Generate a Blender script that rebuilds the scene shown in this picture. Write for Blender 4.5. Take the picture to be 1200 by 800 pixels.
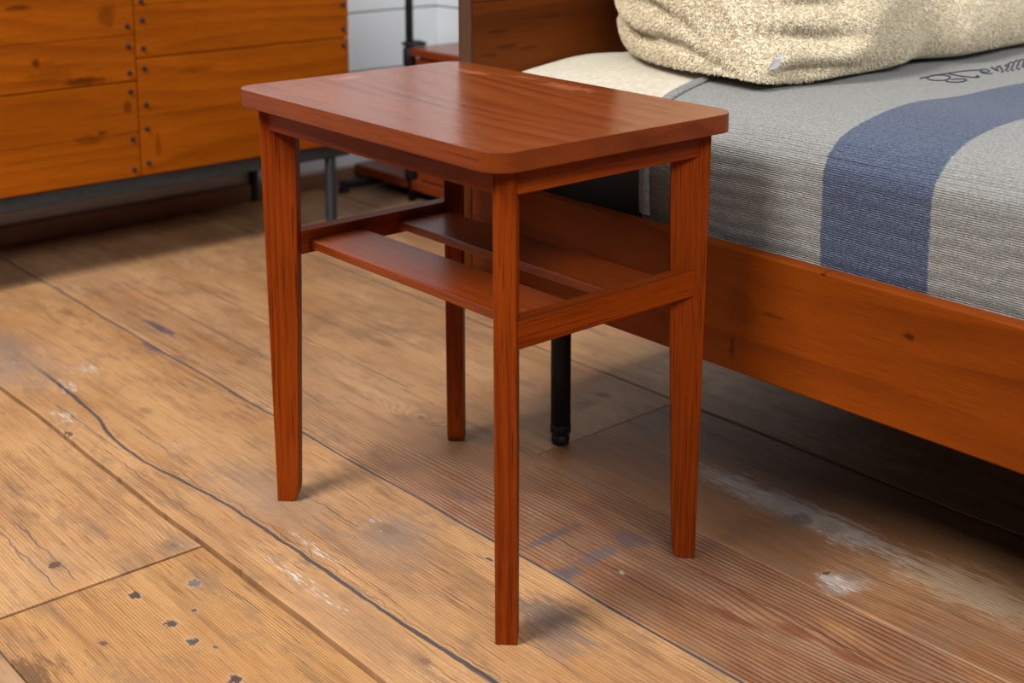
import bpy, bmesh, math, random
import numpy as np
from mathutils import Vector, Matrix

scene = bpy.context.scene
for o in list(bpy.data.objects):
    bpy.data.objects.remove(o, do_unlink=True)
random.seed(7)
rng = np.random.default_rng(7)

# ------------------------------------------------------------------ camera
F_PX, PP_Y = 1616.5, 110.3                      # focal length and principal row in 1200x800 pixels
PITCH, YAW, ROLL = math.radians(9.807), math.radians(49.223), -0.0018
cam_data = bpy.data.cameras.new('camera')
cam = bpy.data.objects.new('camera', cam_data)
scene.collection.objects.link(cam)
scene.camera = cam
cam_data.sensor_fit = 'HORIZONTAL'
cam_data.sensor_width = 36.0
cam_data.lens = 36.0 * F_PX / 1200.0
cam_data.shift_y = -(400.0 - PP_Y) / 1200.0
cam_data.clip_start = 0.05
fwd = Vector((math.cos(YAW) * math.cos(PITCH), math.sin(YAW) * math.cos(PITCH), -math.sin(PITCH)))
right = Vector((math.sin(YAW), -math.cos(YAW), 0.0))
up = right.cross(fwd)
r2 = right * math.cos(ROLL) + up * math.sin(ROLL)
u2 = -right * math.sin(ROLL) + up * math.cos(ROLL)
cam.matrix_world = Matrix(((r2.x, u2.x, -fwd.x, -1.0364), (r2.y, u2.y, -fwd.y, -1.2691),
                           (r2.z, u2.z, -fwd.z, 0.8386), (0, 0, 0, 1)))
cam_data.dof.use_dof = True
cam_data.dof.focus_distance = 1.62
cam_data.dof.aperture_fstop = 5.0

# ------------------------------------------------------------------ world and light
world = bpy.data.worlds.new('world')
scene.world = world
world.use_nodes = True
bg = world.node_tree.nodes['Background']
bg.inputs['Color'].default_value = (1.0, 0.90, 0.80, 1)
bg.inputs['Strength'].default_value = 0.018

def area_light(name, loc, target, sx, sy, power, color):
    d = bpy.data.lights.new(name, 'AREA')
    d.shape = 'RECTANGLE'; d.size = sx; d.size_y = sy
    d.energy = power; d.color = color
    o = bpy.data.objects.new(name, d)
    scene.collection.objects.link(o)
    o.location = loc
    o.rotation_euler = (Vector(target) - Vector(loc)).to_track_quat('-Z', 'Y').to_euler()
    return o

# a tall window in the unseen wall behind the camera and a roof light over the aisle
area_light('window_daylight', (-0.9, -3.2, 3.0), (0.1, 0.2, 0.3), 3.0, 1.1, 150, (0.98, 0.98, 1.0))
area_light('roof_light_daylight', (-1.95, 0.15, 3.3), (0.1, 0.3, 0.0), 1.1, 1.7, 200, (1.0, 0.97, 0.92))

vs = scene.view_settings
vs.view_transform = 'Standard'
vs.look = 'None'
vs.exposure = 0.0
vs.gamma = 1.0
vs.use_curve_mapping = False

# ------------------------------------------------------------------ scene helpers
C = scene.collection

def tag(o, label=None, cat=None, group=None, kind=None):
    if label: o['label'] = label
    if cat: o['category'] = cat
    if group: o['group'] = group
    if kind: o['kind'] = kind
    return o

def empty(name, loc, rotz=0.0):
    o = bpy.data.objects.new(name, None)
    C.objects.link(o)
    o.location = loc
    o.rotation_euler = (0, 0, rotz)
    o.empty_display_size = 0.1
    return o

def link(name, me, mat=None, parent=None, loc=(0, 0, 0), rot=(0, 0, 0)):
    o = bpy.data.objects.new(name, me)
    C.objects.link(o)
    if mat is not None and len(me.materials) == 0:
        me.materials.append(mat)
    if parent is not None:
        o.parent = parent
    o.location = loc
    o.rotation_euler = rot
    return o

def mesh_from(name, verts, faces, smooth=False):
    me = bpy.data.meshes.new(name)
    me.from_pydata([tuple(v) for v in verts], [], [tuple(f) for f in faces])
    me.update()
    if smooth:
        me.polygons.foreach_set('use_smooth', [True] * len(me.polygons))
    return me

def bm_mesh(name, bm, smooth=False):
    bmesh.ops.recalc_face_normals(bm, faces=bm.faces)
    me = bpy.data.meshes.new(name)
    bm.to_mesh(me)
    bm.free()
    if smooth:
        me.polygons.foreach_set('use_smooth', [True] * len(me.polygons))
    return me

def box_bm(sx, sy, sz, bevel=0.0, seg=1):
    bm = bmesh.new()
    bmesh.ops.create_cube(bm, size=1.0)
    for v in bm.verts:
        v.co.x *= sx; v.co.y *= sy; v.co.z *= sz
    if bevel > 0:
        bmesh.ops.bevel(bm, geom=bm.edges[:], offset=bevel, segments=seg, affect='EDGES', profile=0.5)
    return bm

def box(name, lo, hi, mat, parent=None, bevel=0.0015, seg=1):
    """box between two corners given in the parent's frame"""
    lo = Vector(lo); hi = Vector(hi)
    c = (lo + hi) / 2
    d = hi - lo
    return link(name, bm_mesh(name, box_bm(d.x, d.y, d.z, bevel, seg)), mat, parent, c)

def lathe(name, prof, mat, parent, loc, n=24, rot=(0, 0, 0)):
    """prof: list of (radius, z)"""
    vs_, fs = [], []
    for r, z in prof:
        for i in range(n):
            a = 2 * math.pi * i / n
            vs_.append((r * math.cos(a), r * math.sin(a), z))
    for j in range(len(prof) - 1):
        for i in range(n):
            k = (i + 1) % n
            fs.append((j * n + i, j * n + k, (j + 1) * n + k, (j + 1) * n + i))
    fs.append(tuple(reversed(range(n))))
    fs.append(tuple((len(prof) - 1) * n + i for i in range(n)))
    me = mesh_from(name, vs_, fs)
    for p in me.polygons:
        p.use_smooth = len(p.vertices) == 4
    return link(name, me, mat, parent, loc, rot)

def extrude_poly(name, pts, depth, axis_fn, bevel=0.0012):
    """pts: 2D outline; axis_fn(a, b, t) -> 3D"""
    bm = bmesh.new()
    lo = [bm.verts.new(axis_fn(a, b, -depth / 2)) for a, b in pts]
    hi = [bm.verts.new(axis_fn(a, b, depth / 2)) for a, b in pts]
    n = len(pts)
    bm.faces.new(lo)
    bm.faces.new(list(reversed(hi)))
    for i in range(n):
        k = (i + 1) % n
        bm.faces.new((lo[k], lo[i], hi[i], hi[k]))
    bmesh.ops.recalc_face_normals(bm, faces=bm.faces)
    if bevel:
        es = [e for e in bm.edges if e.is_manifold and e.calc_face_angle(0) > 0.6]
        bmesh.ops.bevel(bm, geom=es, offset=bevel, segments=2, affect='EDGES', profile=0.5)
    return bm_mesh(name, bm)

# ------------------------------------------------------------------ node expression helper
class X:
    """a scalar socket with arithmetic"""
    def __init__(s, nt, sock): s.nt, s.k = nt, sock
    def _m(s, op, *a):
        n = s.nt.nodes.new('ShaderNodeMath'); n.operation = op
        for i, v in enumerate((s,) + a):
            if isinstance(v, X): s.nt.links.new(v.k, n.inputs[i])
            else: n.inputs[i].default_value = v
        return X(s.nt, n.outputs[0])
    def __add__(s, o): return s._m('ADD', o)
    def __sub__(s, o): return s._m('SUBTRACT', o)
    def __mul__(s, o): return s._m('MULTIPLY', o)
    def __truediv__(s, o): return s._m('DIVIDE', o)
    __radd__ = __add__
    __rmul__ = __mul__
    def rsub(s, v): return (s * -1.0) + v
    def abs(s): return s._m('ABSOLUTE')
    def sin(s): return s._m('SINE')
    def fract(s): return s._m('FRACT')
    def floor(s): return s._m('FLOOR')
    def exp(s): return s._m('EXPONENT')
    def pow(s, e): return s._m('POWER', e)
    def min(s, o): return s._m('MINIMUM', o)
    def max(s, o): return s._m('MAXIMUM', o)
    def smooth(s, a, b):
        n = s.nt.nodes.new('ShaderNodeMapRange'); n.interpolation_type = 'SMOOTHSTEP'
        rev = a > b
        n.inputs['From Min'].default_value = min(a, b); n.inputs['From Max'].default_value = max(a, b)
        n.inputs['To Min'].default_value = 1.0 if rev else 0.0
        n.inputs['To Max'].default_value = 0.0 if rev else 1.0
        s.nt.links.new(s.k, n.inputs['Value'])
        return X(s.nt, n.outputs['Result'])

class Mat:
    def __init__(m, name, rough=0.5, spec=0.5):
        m.mat = bpy.data.materials.new(name)
        m.mat.use_nodes = True
        m.nt = m.mat.node_tree
        m.b = m.nt.nodes['Principled BSDF']
        m.b.inputs['Roughness'].default_value = rough
        m.b.inputs['Specular IOR Level'].default_value = spec
    def new(m, t): return m.nt.nodes.new(t)
    def set(m, inp, v):
        if hasattr(v, 'k'): m.nt.links.new(v.k, inp)
        elif isinstance(v, bpy.types.NodeSocket): m.nt.links.new(v, inp)
        else: inp.default_value = v
    def xyz(m, kind='Object'):
        if kind == 'World':
            s = m.new('ShaderNodeNewGeometry').outputs['Position']
        else:
            s = m.new('ShaderNodeTexCoord').outputs[kind]
        n = m.new('ShaderNodeSeparateXYZ')
        m.nt.links.new(s, n.inputs[0])
        return [X(m.nt, n.outputs[i]) for i in range(3)]
    def rand(m):
        return X(m.nt, m.new('ShaderNodeObjectInfo').outputs['Random'])
    def vec(m, x, y, z=0.0):
        n = m.new('ShaderNodeCombineXYZ')
        for i, v in enumerate((x, y, z)): m.set(n.inputs[i], v)
        return n.outputs[0]
    def noise(m, v, scale=1.0, detail=2.0, rough=0.5, dist=0.0):
        n = m.new('ShaderNodeTexNoise')
        m.nt.links.new(v, n.inputs['Vector'])
        n.inputs['Scale'].default_value = scale
        n.inputs['Detail'].default_value = detail
        n.inputs['Roughness'].default_value = rough
        n.inputs['Distortion'].default_value = dist
        return X(m.nt, n.outputs[0])
    def mix(m, f, a, b, mode='MIX'):
        n = m.new('ShaderNodeMix'); n.data_type = 'RGBA'; n.blend_type = mode
        m.set(n.inputs[0], f)
        for i, v in ((6, a), (7, b)):
            if isinstance(v, tuple): n.inputs[i].default_value = v if len(v) == 4 else (*v, 1)
            else: m.nt.links.new(v, n.inputs[i])
        return n.outputs[2]
    def bright(m, col, f):
        """multiply a colour by the scalar f"""
        n = m.new('ShaderNodeVectorMath'); n.operation = 'SCALE'
        m.nt.links.new(col, n.inputs[0]); m.set(n.inputs['Scale'], f)
        return n.outputs[0]
    def curve(m, x, pts, lo, hi):
        """piecewise curve y(x) with both mapped to 0..1 by lo, hi = (xmin, ymin), (xmax, ymax)"""
        n = m.new('ShaderNodeFloatCurve')
        c = n.mapping.curves[0]
        ps = sorted(((px - lo[0]) / (hi[0] - lo[0]), (py - lo[1]) / (hi[1] - lo[1])) for px, py in pts)
        while len(c.points) < len(ps): c.points.new(0.5, 0.5)
        for p, q in zip(c.points, ps): p.location = q
        n.mapping.update()
        m.set(n.inputs['Value'], (x - lo[0]) * (1.0 / (hi[0] - lo[0])))
        return X(m.nt, n.outputs[0]) * (hi[1] - lo[1]) + lo[1]
    def bump(m, h, strength=0.3, dist=0.002):
        n = m.new('ShaderNodeBump')
        n.inputs['Strength'].default_value = strength
        n.inputs['Distance'].default_value = dist
        m.nt.links.new(h.k, n.inputs['Height'])
        m.nt.links.new(n.outputs[0], m.b.inputs['Normal'])
    def out(m, col=None, rough=None):
        if col is not None: m.set(m.b.inputs['Base Color'], col if not isinstance(col, tuple) else (*col, 1))
        if rough is not None: m.set(m.b.inputs['Roughness'], rough)
        return m.mat

def lin(r, g, b):
    f = lambda c: (c / 255 / 12.92) if c <= 10 else (((c / 255) + 0.055) / 1.055) ** 2.4
    return (f(r), f(g), f(b))

def plain(name, col, rough=0.5, metal=0.0, spec=0.5):
    m = Mat(name, rough, spec)
    x, y, z = m.xyz()
    n = m.noise(m.vec(x, y, z), 60, 3)
    c = m.mix(n.smooth(0.3, 0.7), tuple(v * 0.85 for v in col), tuple(min(1, v * 1.15) for v in col))
    m.b.inputs['Metallic'].default_value = metal
    m.out(c, n * 0.16 + (rough - 0.08))
    return m.mat

def wood(name, axis, light, dark, pore=0.5, rough=0.4, ring=55.0, sheen=0.5, cath=1.0, bsl=0.8, spots=(), scuffs=()):
    """wood with its grain along the local axis; each object reads another part of the log"""
    m = Mat(name, rough, sheen)
    p = m.xyz()
    r = m.rand()
    al = p[axis] + r * 7.3
    o = [p[i] for i in range(3) if i != axis]
    a, b = o[0] + r * 3.1, o[1] + r * 5.7
    # growth rings cut by the face: wobbling far more slowly along the grain
    w1 = m.noise(m.vec(a * 4.0, b * 4.0, al * 0.9), 1.0, 1)
    w2 = m.noise(m.vec(a * 30.0, b * 30.0, al * 3.0), 1.0, 2)
    q = (a + b * bsl) * ring + w1 * (6.0 * cath) + w2 * 0.6
    f = q.fract()
    part = m.noise(m.vec(a * 16, b * 16, al * 2.5 + 4), 1.0, 2).smooth(0.35, 0.7)
    line = f.smooth(0.15, 0.9) * f.smooth(1.0, 0.9) * (part * 0.8 + 0.2)
    fib = m.noise(m.vec(a * 900, b * 900, al * 22), 1.0, 2, 0.6)
    por = m.noise(m.vec(a * 850, b * 850, al * 11), 1.0, 2, 0.55)
    blot = m.noise(m.vec(a * 7, b * 7, al * 2.2), 1.0, 3)
    c = m.mix(blot.smooth(0.3, 0.72), tuple(v * 0.78 for v in light), light)
    c = m.mix(line * 0.62, c, dark)
    c = m.mix(por.smooth(0.54, 0.72) * pore, c, tuple(v * 0.45 for v in dark))
    if spots or scuffs:
        wp = m.xyz('World')
        rg = m.noise(m.vec(wp[0] * 60, wp[1] * 60, wp[2] * 60), 1.0, 4, 0.7)
        for i_, j_, ci, cj, ri, rj, am in spots:
            u = (wp[i_] - ci) * (1 / ri); v = (wp[j_] - cj) * (1 / rj)
            d = (u * u + v * v).pow(0.5)
            c = m.mix((d + (rg - 0.5) * 2.0).smooth(1.1, 0.4) * am, c, tuple(w_ * 0.35 for w_ in dark))
        for i_, j_, ci, cj, ri, rj, am in scuffs:
            u = (wp[i_] - ci) * (1 / ri); v = (wp[j_] - cj) * (1 / rj)
            d = (u * u + v * v).pow(0.5)
            c = m.mix((d + (rg - 0.5) * 2.4).smooth(1.1, 0.2) * am, c, tuple(min(1, w_ * 1.9 + 0.06) for w_ in light))
    c = m.bright(c, fib * 0.7 + 0.66)
    m.bump((por.smooth(0.7, 0.5) * 0.6 + fib * 0.3) - line * 0.15, 0.18, 0.0006)
    return m.out(c, blot * 0.12 + (rough - 0.06))

# ------------------------------------------------------------------ materials
T_L, T_D = (0.230, 0.036, 0.0018), (0.090, 0.011, 0.001)
table_x = wood('teak_stain_grain_x', 0, T_L, T_D, 0.75, 0.42, sheen=0.08)
table_y = wood('teak_stain_grain_y', 1, T_L, T_D, 0.75, 0.42, sheen=0.08)
table_edge_shaded = wood('teak_stain_edge_shaded', 1, (0.185, 0.034, 0.004), (0.085, 0.012, 0.001), 0.6, 0.42, ring=3, sheen=0.15, bsl=8)  # darker copy of the tabletop wood: shade of the side faces put into the colour
table_slat = wood('teak_stain_slat', 1, T_L, T_D, 0.75, 0.30, sheen=0.35)
table_z = wood('teak_stain_grain_z', 2, T_L, T_D, 0.9, 0.45, ring=120, sheen=0.08)
table_top = wood('teak_stain_top', 1, (0.215, 0.050, 0.012), (0.090, 0.016, 0.004), 0.5, 0.19, ring=30, sheen=0.5, cath=1.4, bsl=0.1, scuffs=((0, 1, -0.03, 0.235, 0.030, 0.012, 0.5), (0, 1, 0.128, 0.165, 0.012, 0.05, 0.45), (0, 1, 0.140, -0.01, 0.016, 0.06, 0.5), (0, 1, 0.15, 0.08, 0.010, 0.04, 0.3)))
B_L, B_D = (0.195, 0.037, 0.0012), (0.090, 0.015, 0.0008)
bed_y = wood('oiled_brown_wood_grain_y', 1, B_L, B_D, 0.35, 0.45, ring=16, cath=0.8, sheen=0.10, spots=((1, 2, -0.479, 0.331, 0.010, 0.006, 0.8), (1, 2, -0.237, 0.252, 0.005, 0.022, 0.6), (1, 2, -0.296, 0.307, 0.02, 0.004, 0.4), (1, 2, -0.366, 0.3735, 0.006, 0.0018, 0.9), (1, 2, -0.25, 0.30, 0.03, 0.03, 0.25)))
bed_x = wood('oiled_brown_wood_grain_x', 0, (0.125, 0.027, 0.0018), (0.045, 0.008, 0.001), 0.4, 0.42, ring=20, cath=0.9, sheen=0.1, spots=((0, 2, 0.262, 0.585, 0.026, 0.003, 0.5), (0, 2, 0.318, 0.556, 0.026, 0.003, 0.4), (0, 2, 0.275, 0.562, 0.022, 0.004, 0.5), (0, 2, 0.24, 0.552, 0.020, 0.003, 0.4), (0, 2, 0.36, 0.60, 0.05, 0.004, 0.4)))
dresser_x = wood('honey_wood_grain_x', 0, (0.285, 0.066, 0.0015), (0.155, 0.030, 0.001), 0.55, 0.5, ring=34, sheen=0.06, spots=((0, 2, -0.022, 0.448, 0.010, 0.010, 0.8), (0, 2, 0.075, 0.404, 0.055, 0.010, 0.75), (0, 2, 0.104, 0.297, 0.012, 0.005, 0.8), (0, 2, 0.077, 0.285, 0.035, 0.012, 0.45), (0, 2, 0.16, 0.343, 0.010, 0.018, 0.6), (0, 2, 0.222, 0.255, 0.008, 0.035, 0.4), (0, 2, -0.05, 0.557, 0.03, 0.006, 0.7), (0, 2, 0.125, 0.53, 0.022, 0.03, 0.45), (0, 2, 0.31, 0.405, 0.05, 0.01, 0.3), (0, 2, 0.0, 0.42, 0.06, 0.02, 0.3)))
cabinet_y = wood('red_brown_wood_grain_y', 1, (0.20, 0.034, 0.007), (0.10, 0.014, 0.003), 0.3, 0.25, ring=20)
bed_edge = wood('dark_end_grain', 2, (0.085, 0.040, 0.022), (0.04, 0.018, 0.010), 0.5, 0.6, ring=90, sheen=0.1)
black_iron = plain('blackened_iron', (0.012, 0.012, 0.013), 0.55, 0.0, 0.2)
grey_iron = plain('brushed_grey_iron', (0.026, 0.028, 0.029), 0.5, 0.3)
def paint(name, col, rough):
    m = Mat(name, rough)
    x, y, z = m.xyz()
    n = m.noise(m.vec(x, y, z), 4, 3)
    return m.out(m.mix(n, tuple(v * 0.97 for v in col), tuple(v * 1.02 for v in col)), n * 0.08 + (rough - 0.04))
wall_white = paint('white_wall_paint', (0.56, 0.59, 0.615), 0.45)
skirting_brown = wood('skirting_brown_wood', 0, (0.30, 0.16, 0.09), (0.16, 0.08, 0.05), 0.3, 0.4, ring=20)
tag_white = plain('white_tag_cloth', (0.78, 0.79, 0.84), 0.8)
mattress_dark = plain('charcoal_mattress_cover', (0.018, 0.016, 0.016), 0.9)
gap_dark = plain('dark_subfloor', (0.020, 0.014, 0.010), 0.9)

# ------------------------------------------------------------------ floor planks
def plank_material(name, light, mid, line_col, ring=120.0, line_amt=0.35, dark_zone=None, knots=(), cracks=(),
                   flecks=(), stains=(), holes=(), seed=0.0, grey=0.35, curve_crack=None):
    m = Mat(name, 0.5, 0.35)
    x, y, z = m.xyz('World')
    s = seed
    # grain swings round every knot
    g = m.noise(m.vec(x * 5 + s, y * 1.1), 1.0, 2) * 7.0 + m.noise(m.vec(x * 24 + s, y * 3.2), 1.0, 2) * 1.1
    kn = None
    for kx, ky, rx, ry, amp in knots:
        dx = (x - kx) * (1 / rx); dy = (y - ky) * (1 / ry)
        d2 = dx * dx + dy * dy
        e = (d2 * -1.0).exp()
        g = g + e * amp
        core = d2.smooth(0.16, 0.0)
        kn = core if kn is None else kn.max(core)
    q = x * (ring * 1.9) + g
    f = q.fract()
    line = f.smooth(0.35, 0.9) * f.smooth(1.0, 0.93)
    fade = m.noise(m.vec(x * 9 + s, y * 2.0 + 3), 1.0, 2).smooth(0.30, 0.62)
    fib = m.noise(m.vec(x * 700, y * 9 + s), 1.0, 2, 0.6)
    saw = m.noise(m.vec(x * 60 + s, y * 240), 1.0, 2, 0.6)
    blot = m.noise(m.vec(x * 8 + s * 2, y * 3.0), 1.0, 4, 0.6)
    blot2 = m.noise(m.vec(x * 20 + s * 3, y * 7.0 + 5), 1.0, 5, 0.65)
    c = m.mix(blot.smooth(0.34, 0.66), mid, light)
    c = m.mix(blot2.smooth(0.50, 0.72) * grey, c, (0.30, 0.175, 0.10))
    strk = m.noise(m.vec(x * 45 + s, y * 2.6 + s), 1.0, 4, 0.65)
    c = m.mix(strk.smooth(0.50, 0.70) * 0.65, c, tuple(v * 0.60 for v in mid))
    c = m.mix(strk.smooth(0.42, 0.25) * 0.4, c, tuple(min(1, v * 1.18) for v in light))
    amt = fade * line_amt + line_amt * 0.25
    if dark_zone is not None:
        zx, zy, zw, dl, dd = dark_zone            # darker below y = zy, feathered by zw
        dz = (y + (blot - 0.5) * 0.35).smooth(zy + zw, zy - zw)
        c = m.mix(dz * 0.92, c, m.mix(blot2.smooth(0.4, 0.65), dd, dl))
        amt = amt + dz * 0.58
    c = m.mix(line * amt, c, line_col)
    hair = m.noise(m.vec(x * 240 + s, y * 4.5), 1.0, 4, 0.72)
    c = m.mix(hair.smooth(0.53, 0.72) * 0.65, c, tuple(v * 0.45 for v in mid))
    c = m.mix(hair.smooth(0.42, 0.24) * 0.38, c, tuple(min(1, v * 1.4) for v in light))
    # short splits and ground-in dirt, in patches
    dash = m.noise(m.vec(x * 330 + s * 3, y * 11), 1.0, 3, 0.65)
    patch = m.noise(m.vec(x * 6 + s * 5, y * 3.5 + 9), 1.0, 3, 0.6)
    c = m.mix((dash + (patch - 0.5) * 0.35).smooth(0.57, 0.64) * 0.6, c, (0.13, 0.065, 0.034))
    dirt = m.noise(m.vec(x * 26 + s, y * 12 + 2), 1.0, 5, 0.72)
    c = m.mix((dirt + (patch - 0.5) * 0.4).smooth(0.51, 0.64) * 0.45, c, (0.21, 0.125, 0.075))
    warm = m.noise(m.vec(x * 11 + s * 4, y * 4 + 7), 1.0, 3, 0.6)
    c = m.mix(warm.smooth(0.54, 0.72) * 0.45, c, (0.43, 0.195, 0.062))
    # dirt and stains with ragged edges
    rag = m.noise(m.vec(x * 120 + s, y * 20), 1.0, 5, 0.75)
    rag2 = m.noise(m.vec(x * 170 + s, y * 130), 1.0, 3, 0.7)
    for sx, sy, rx, ry, col, amt_ in stains:
        dx = (x - sx) * (1 / rx); dy = (y - sy) * (1 / ry)
        d = (dx * dx + dy * dy).pow(0.5)
        c = m.mix((d + (rag - 0.5) * 3.2).smooth(1.1, 0.35) * amt_, c, col)
    # rubbed-in paint flecks
    fk = m.noise(m.vec(x * 420 + s, y * 36), 1.0, 4, 0.72)
    c = m.mix(fk.smooth(0.70, 0.80) * 0.35, c, (0.60, 0.52, 0.44))
    for sx, sy, rx, ry, th in flecks:
        dx = (x - sx) * (1 / rx); dy = (y - sy) * (1 / ry)
        d = dx * dx + dy * dy
        c = m.mix((fk - d * 0.22).smooth(th, th + 0.06) * 0.8, c, (0.62, 0.58, 0.54))
    h = fib * 0.25 + saw * 0.15 - line * 0.5
    wob = m.noise(m.vec(x * 3 + s, y * 26), 1.0, 3, 0.6) - 0.5
    for cx, y0, y1, wid, col in cracks:
        wv = m.noise(m.vec(y * 14, x * 2 + s + cx * 50), 1.0, 2)
        d = ((x - cx) - wob * 0.012).abs()
        k = (d / (wv * (wid * 2) + 0.00005)).smooth(1.0, 0.45)
        k = k * y.smooth(y0, y0 + 0.06) * y.smooth(y1, y1 - 0.06) * wv.smooth(0.25, 0.42)
        c = m.mix(k * 0.9, c, col)
        h = h - k * 1.5
    if curve_crack is not None:
        pts, wid, col = curve_crack
        cx = m.curve(y, [(b, a) for a, b in pts], (-0.4, -0.26), (1.0, -0.18))
        wv = m.noise(m.vec(y * 7, s + 2.0), 1.0, 2)
        d = ((x - cx) - wob * 0.006).abs()
        k = (d / (wv * (wid * 2.4) + 0.0001)).smooth(1.0, 0.5) * y.smooth(0.95, 0.8) * (wv.smooth(0.22, 0.42) * 0.75 + 0.25)
        c = m.mix(k * 0.92, c, col)
        k2 = ((x - cx) - wob * 0.03 - 0.008).abs().smooth(0.0010, 0.0003) * y.smooth(0.6, 0.4)
        c = m.mix(k2 * 0.7, c, (0.10, 0.06, 0.04))
        h = h - k * 2.5
    for hx, hy, rx, ry, col in holes:
        dx = (x - hx) * (1 / rx); dy = (y - hy) * (1 / ry)
        d = (dx * dx + dy * dy).pow(0.5)
        d = d * 1.5
        c = m.mix((d + (rag2 - 0.5) * 2.5).smooth(1.7, 0.9) * 0.2, c, (0.58, 0.45, 0.33))
        k = (d + (rag2 - 0.5) * 3.0).smooth(1.0, 0.75)
        c = m.mix(k * 0.92, c, col)
        h = h - k * 1.2
    if kn is not None:
        c = m.mix(kn * 0.45, c, (0.16, 0.075, 0.035))
    c = m.bright(c, fib * 0.52 + saw * 0.16 + 0.54)
    m.bump(h - hair.smooth(0.54, 0.74) * 0.5, 0.45, 0.0014)
    return m.out(c, blot2 * 0.25 + 0.36)

PL, PM, PLINE = (0.520, 0.290, 0.128), (0.400, 0.205, 0.085), (0.235, 0.100, 0.036)
DK = (0.035, 0.032, 0.036)
GREYC = (0.10, 0.085, 0.085)
BRC = (0.12, 0.055, 0.025)
plank_left = plank_material(
    'worn_pine_left', PL, PM, PLINE, 110, 0.30, seed=1.3, grey=0.25,
    knots=((-0.445, 0.261, 0.030, 0.06, 1.6), (-0.319, 0.212, 0.030, 0.06, 1.8)),
    cracks=((-0.441, 0.176, 0.44, 0.0011, GREYC), (-0.466, 0.176, 0.44, 0.0010, GREYC)),
    flecks=((-0.33, 0.21, 0.09, 0.09, 0.63), (-0.46, 0.22, 0.05, 0.06, 0.64), (-0.27, 0.65, 0.04, 0.12, 0.60)),
    stains=((-0.32, 0.212, 0.04, 0.03, (0.24, 0.14, 0.09), 0.6), (-0.45, 0.26, 0.05, 0.06, (0.33, 0.19, 0.1), 0.5)),
    holes=((-0.447, 0.261, 0.012, 0.012, (0.07, 0.03, 0.02)), (-0.315, 0.212, 0.007, 0.010, (0.16, 0.13, 0.13))))
plank_near = plank_material(
    'worn_pine_near', (0.50, 0.265, 0.098), (0.40, 0.195, 0.068), (0.22, 0.095, 0.032), 150, 0.50, seed=4.1, grey=0.2,
    knots=((-0.474, 0.067, 0.02, 0.04, 1.0),),
    flecks=((-0.345, 0.14, 0.06, 0.05, 0.62), (-0.375, 0.03, 0.05, 0.09, 0.64), (-0.37, -0.05, 0.05, 0.08, 0.67)),
    stains=((-0.57, 0.06, 0.05, 0.05, (0.09, 0.04, 0.02), 0.8), (-0.40, -0.10, 0.06, 0.08, (0.42, 0.20, 0.07), 0.6)),
    holes=((-0.403, 0.136, 0.010, 0.014, (0.05, 0.03, 0.025)), (-0.400, 0.054, 0.011, 0.013, (0.06, 0.04, 0.035)),
           (-0.367, 0.061, 0.005, 0.008, (0.08, 0.05, 0.05)), (-0.399, 0.006, 0.009, 0.012, (0.06, 0.05, 0.05)),
           (-0.399, -0.087, 0.012, 0.014, (0.05, 0.03, 0.03)), (-0.338, 0.115, 0.011, 0.014, (0.13, 0.125, 0.11)),
           (-0.474, 0.067, 0.006, 0.009, (0.13, 0.045, 0.02)), (-0.385, -0.02, 0.004, 0.006, (0.1, 0.08, 0.07))))
plank_main = plank_material(
    'worn_pine_main', PL, PM, PLINE, 105, 0.28, seed=7.7, grey=0.45,
    knots=((-0.235, -0.197, 0.022, 0.05, 1.6), (-0.094, 0.064, 0.03, 0.06, 1.4), (-0.154, 0.618, 0.03, 0.05, 1.5)),
    curve_crack=(((-0.208, 0.928), (-0.210, 0.824), (-0.219, 0.657), (-0.238, 0.495), (-0.228, 0.38), (-0.214, 0.24),
                  (-0.211, 0.10), (-0.210, -0.10), (-0.203, -0.273), (-0.200, -0.38)), 0.0027, (0.045, 0.045, 0.055)),
    cracks=((-0.247, 0.50, 0.80, 0.0013, GREYC), (-0.196, 0.36, 0.60, 0.0012, GREYC), (-0.19, -0.12, 0.08, 0.0008, BRC),
            (-0.12, 0.02, 0.25, 0.0008, BRC), (-0.13, -0.35, -0.1, 0.0008, GREYC), (-0.262, 0.2, 0.5, 0.0008, BRC)),
    flecks=((-0.192, 0.08, 0.012, 0.12, 0.50), (-0.245, 0.02, 0.014, 0.16, 0.50), (-0.205, 0.79, 0.03, 0.06, 0.50),
            (-0.257, 0.68, 0.03, 0.07, 0.50), (-0.147, 0.844, 0.04, 0.05, 0.50), (-0.18, 0.46, 0.05, 0.08, 0.58),
            (-0.10, 0.08, 0.06, 0.08, 0.58), (-0.11, -0.2, 0.08, 0.1, 0.60), (-0.25, -0.22, 0.03, 0.05, 0.56),
            (-0.22, 0.95, 0.10, 0.2, 0.62)),
    stains=((-0.095, 0.05, 0.05, 0.07, (0.20, 0.14, 0.11), 0.7), (-0.075, -0.21, 0.035, 0.05, (0.12, 0.09, 0.08), 0.75),
            (-0.096, -0.26, 0.04, 0.05, (0.18, 0.13, 0.11), 0.6), (-0.235, 0.99, 0.09, 0.22, (0.23, 0.17, 0.15), 0.55),
            (-0.16, 0.25, 0.07, 0.16, (0.30, 0.20, 0.14), 0.5), (-0.135, 0.02, 0.05, 0.1, (0.28, 0.17, 0.11), 0.5),
            (-0.018, 0.87, 0.012, 0.05, (0.13, 0.10, 0.11), 0.8), (-0.25, -0.10, 0.04, 0.14, (0.29, 0.16, 0.09), 0.5)),
    holes=((-0.046, -0.078, 0.005, 0.012, (0.05, 0.05, 0.06)), (-0.235, -0.197, 0.009, 0.012, (0.28, 0.15, 0.07)),
           (-0.278, 0.612, 0.008, 0.018, (0.13, 0.06, 0.03))))
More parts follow.
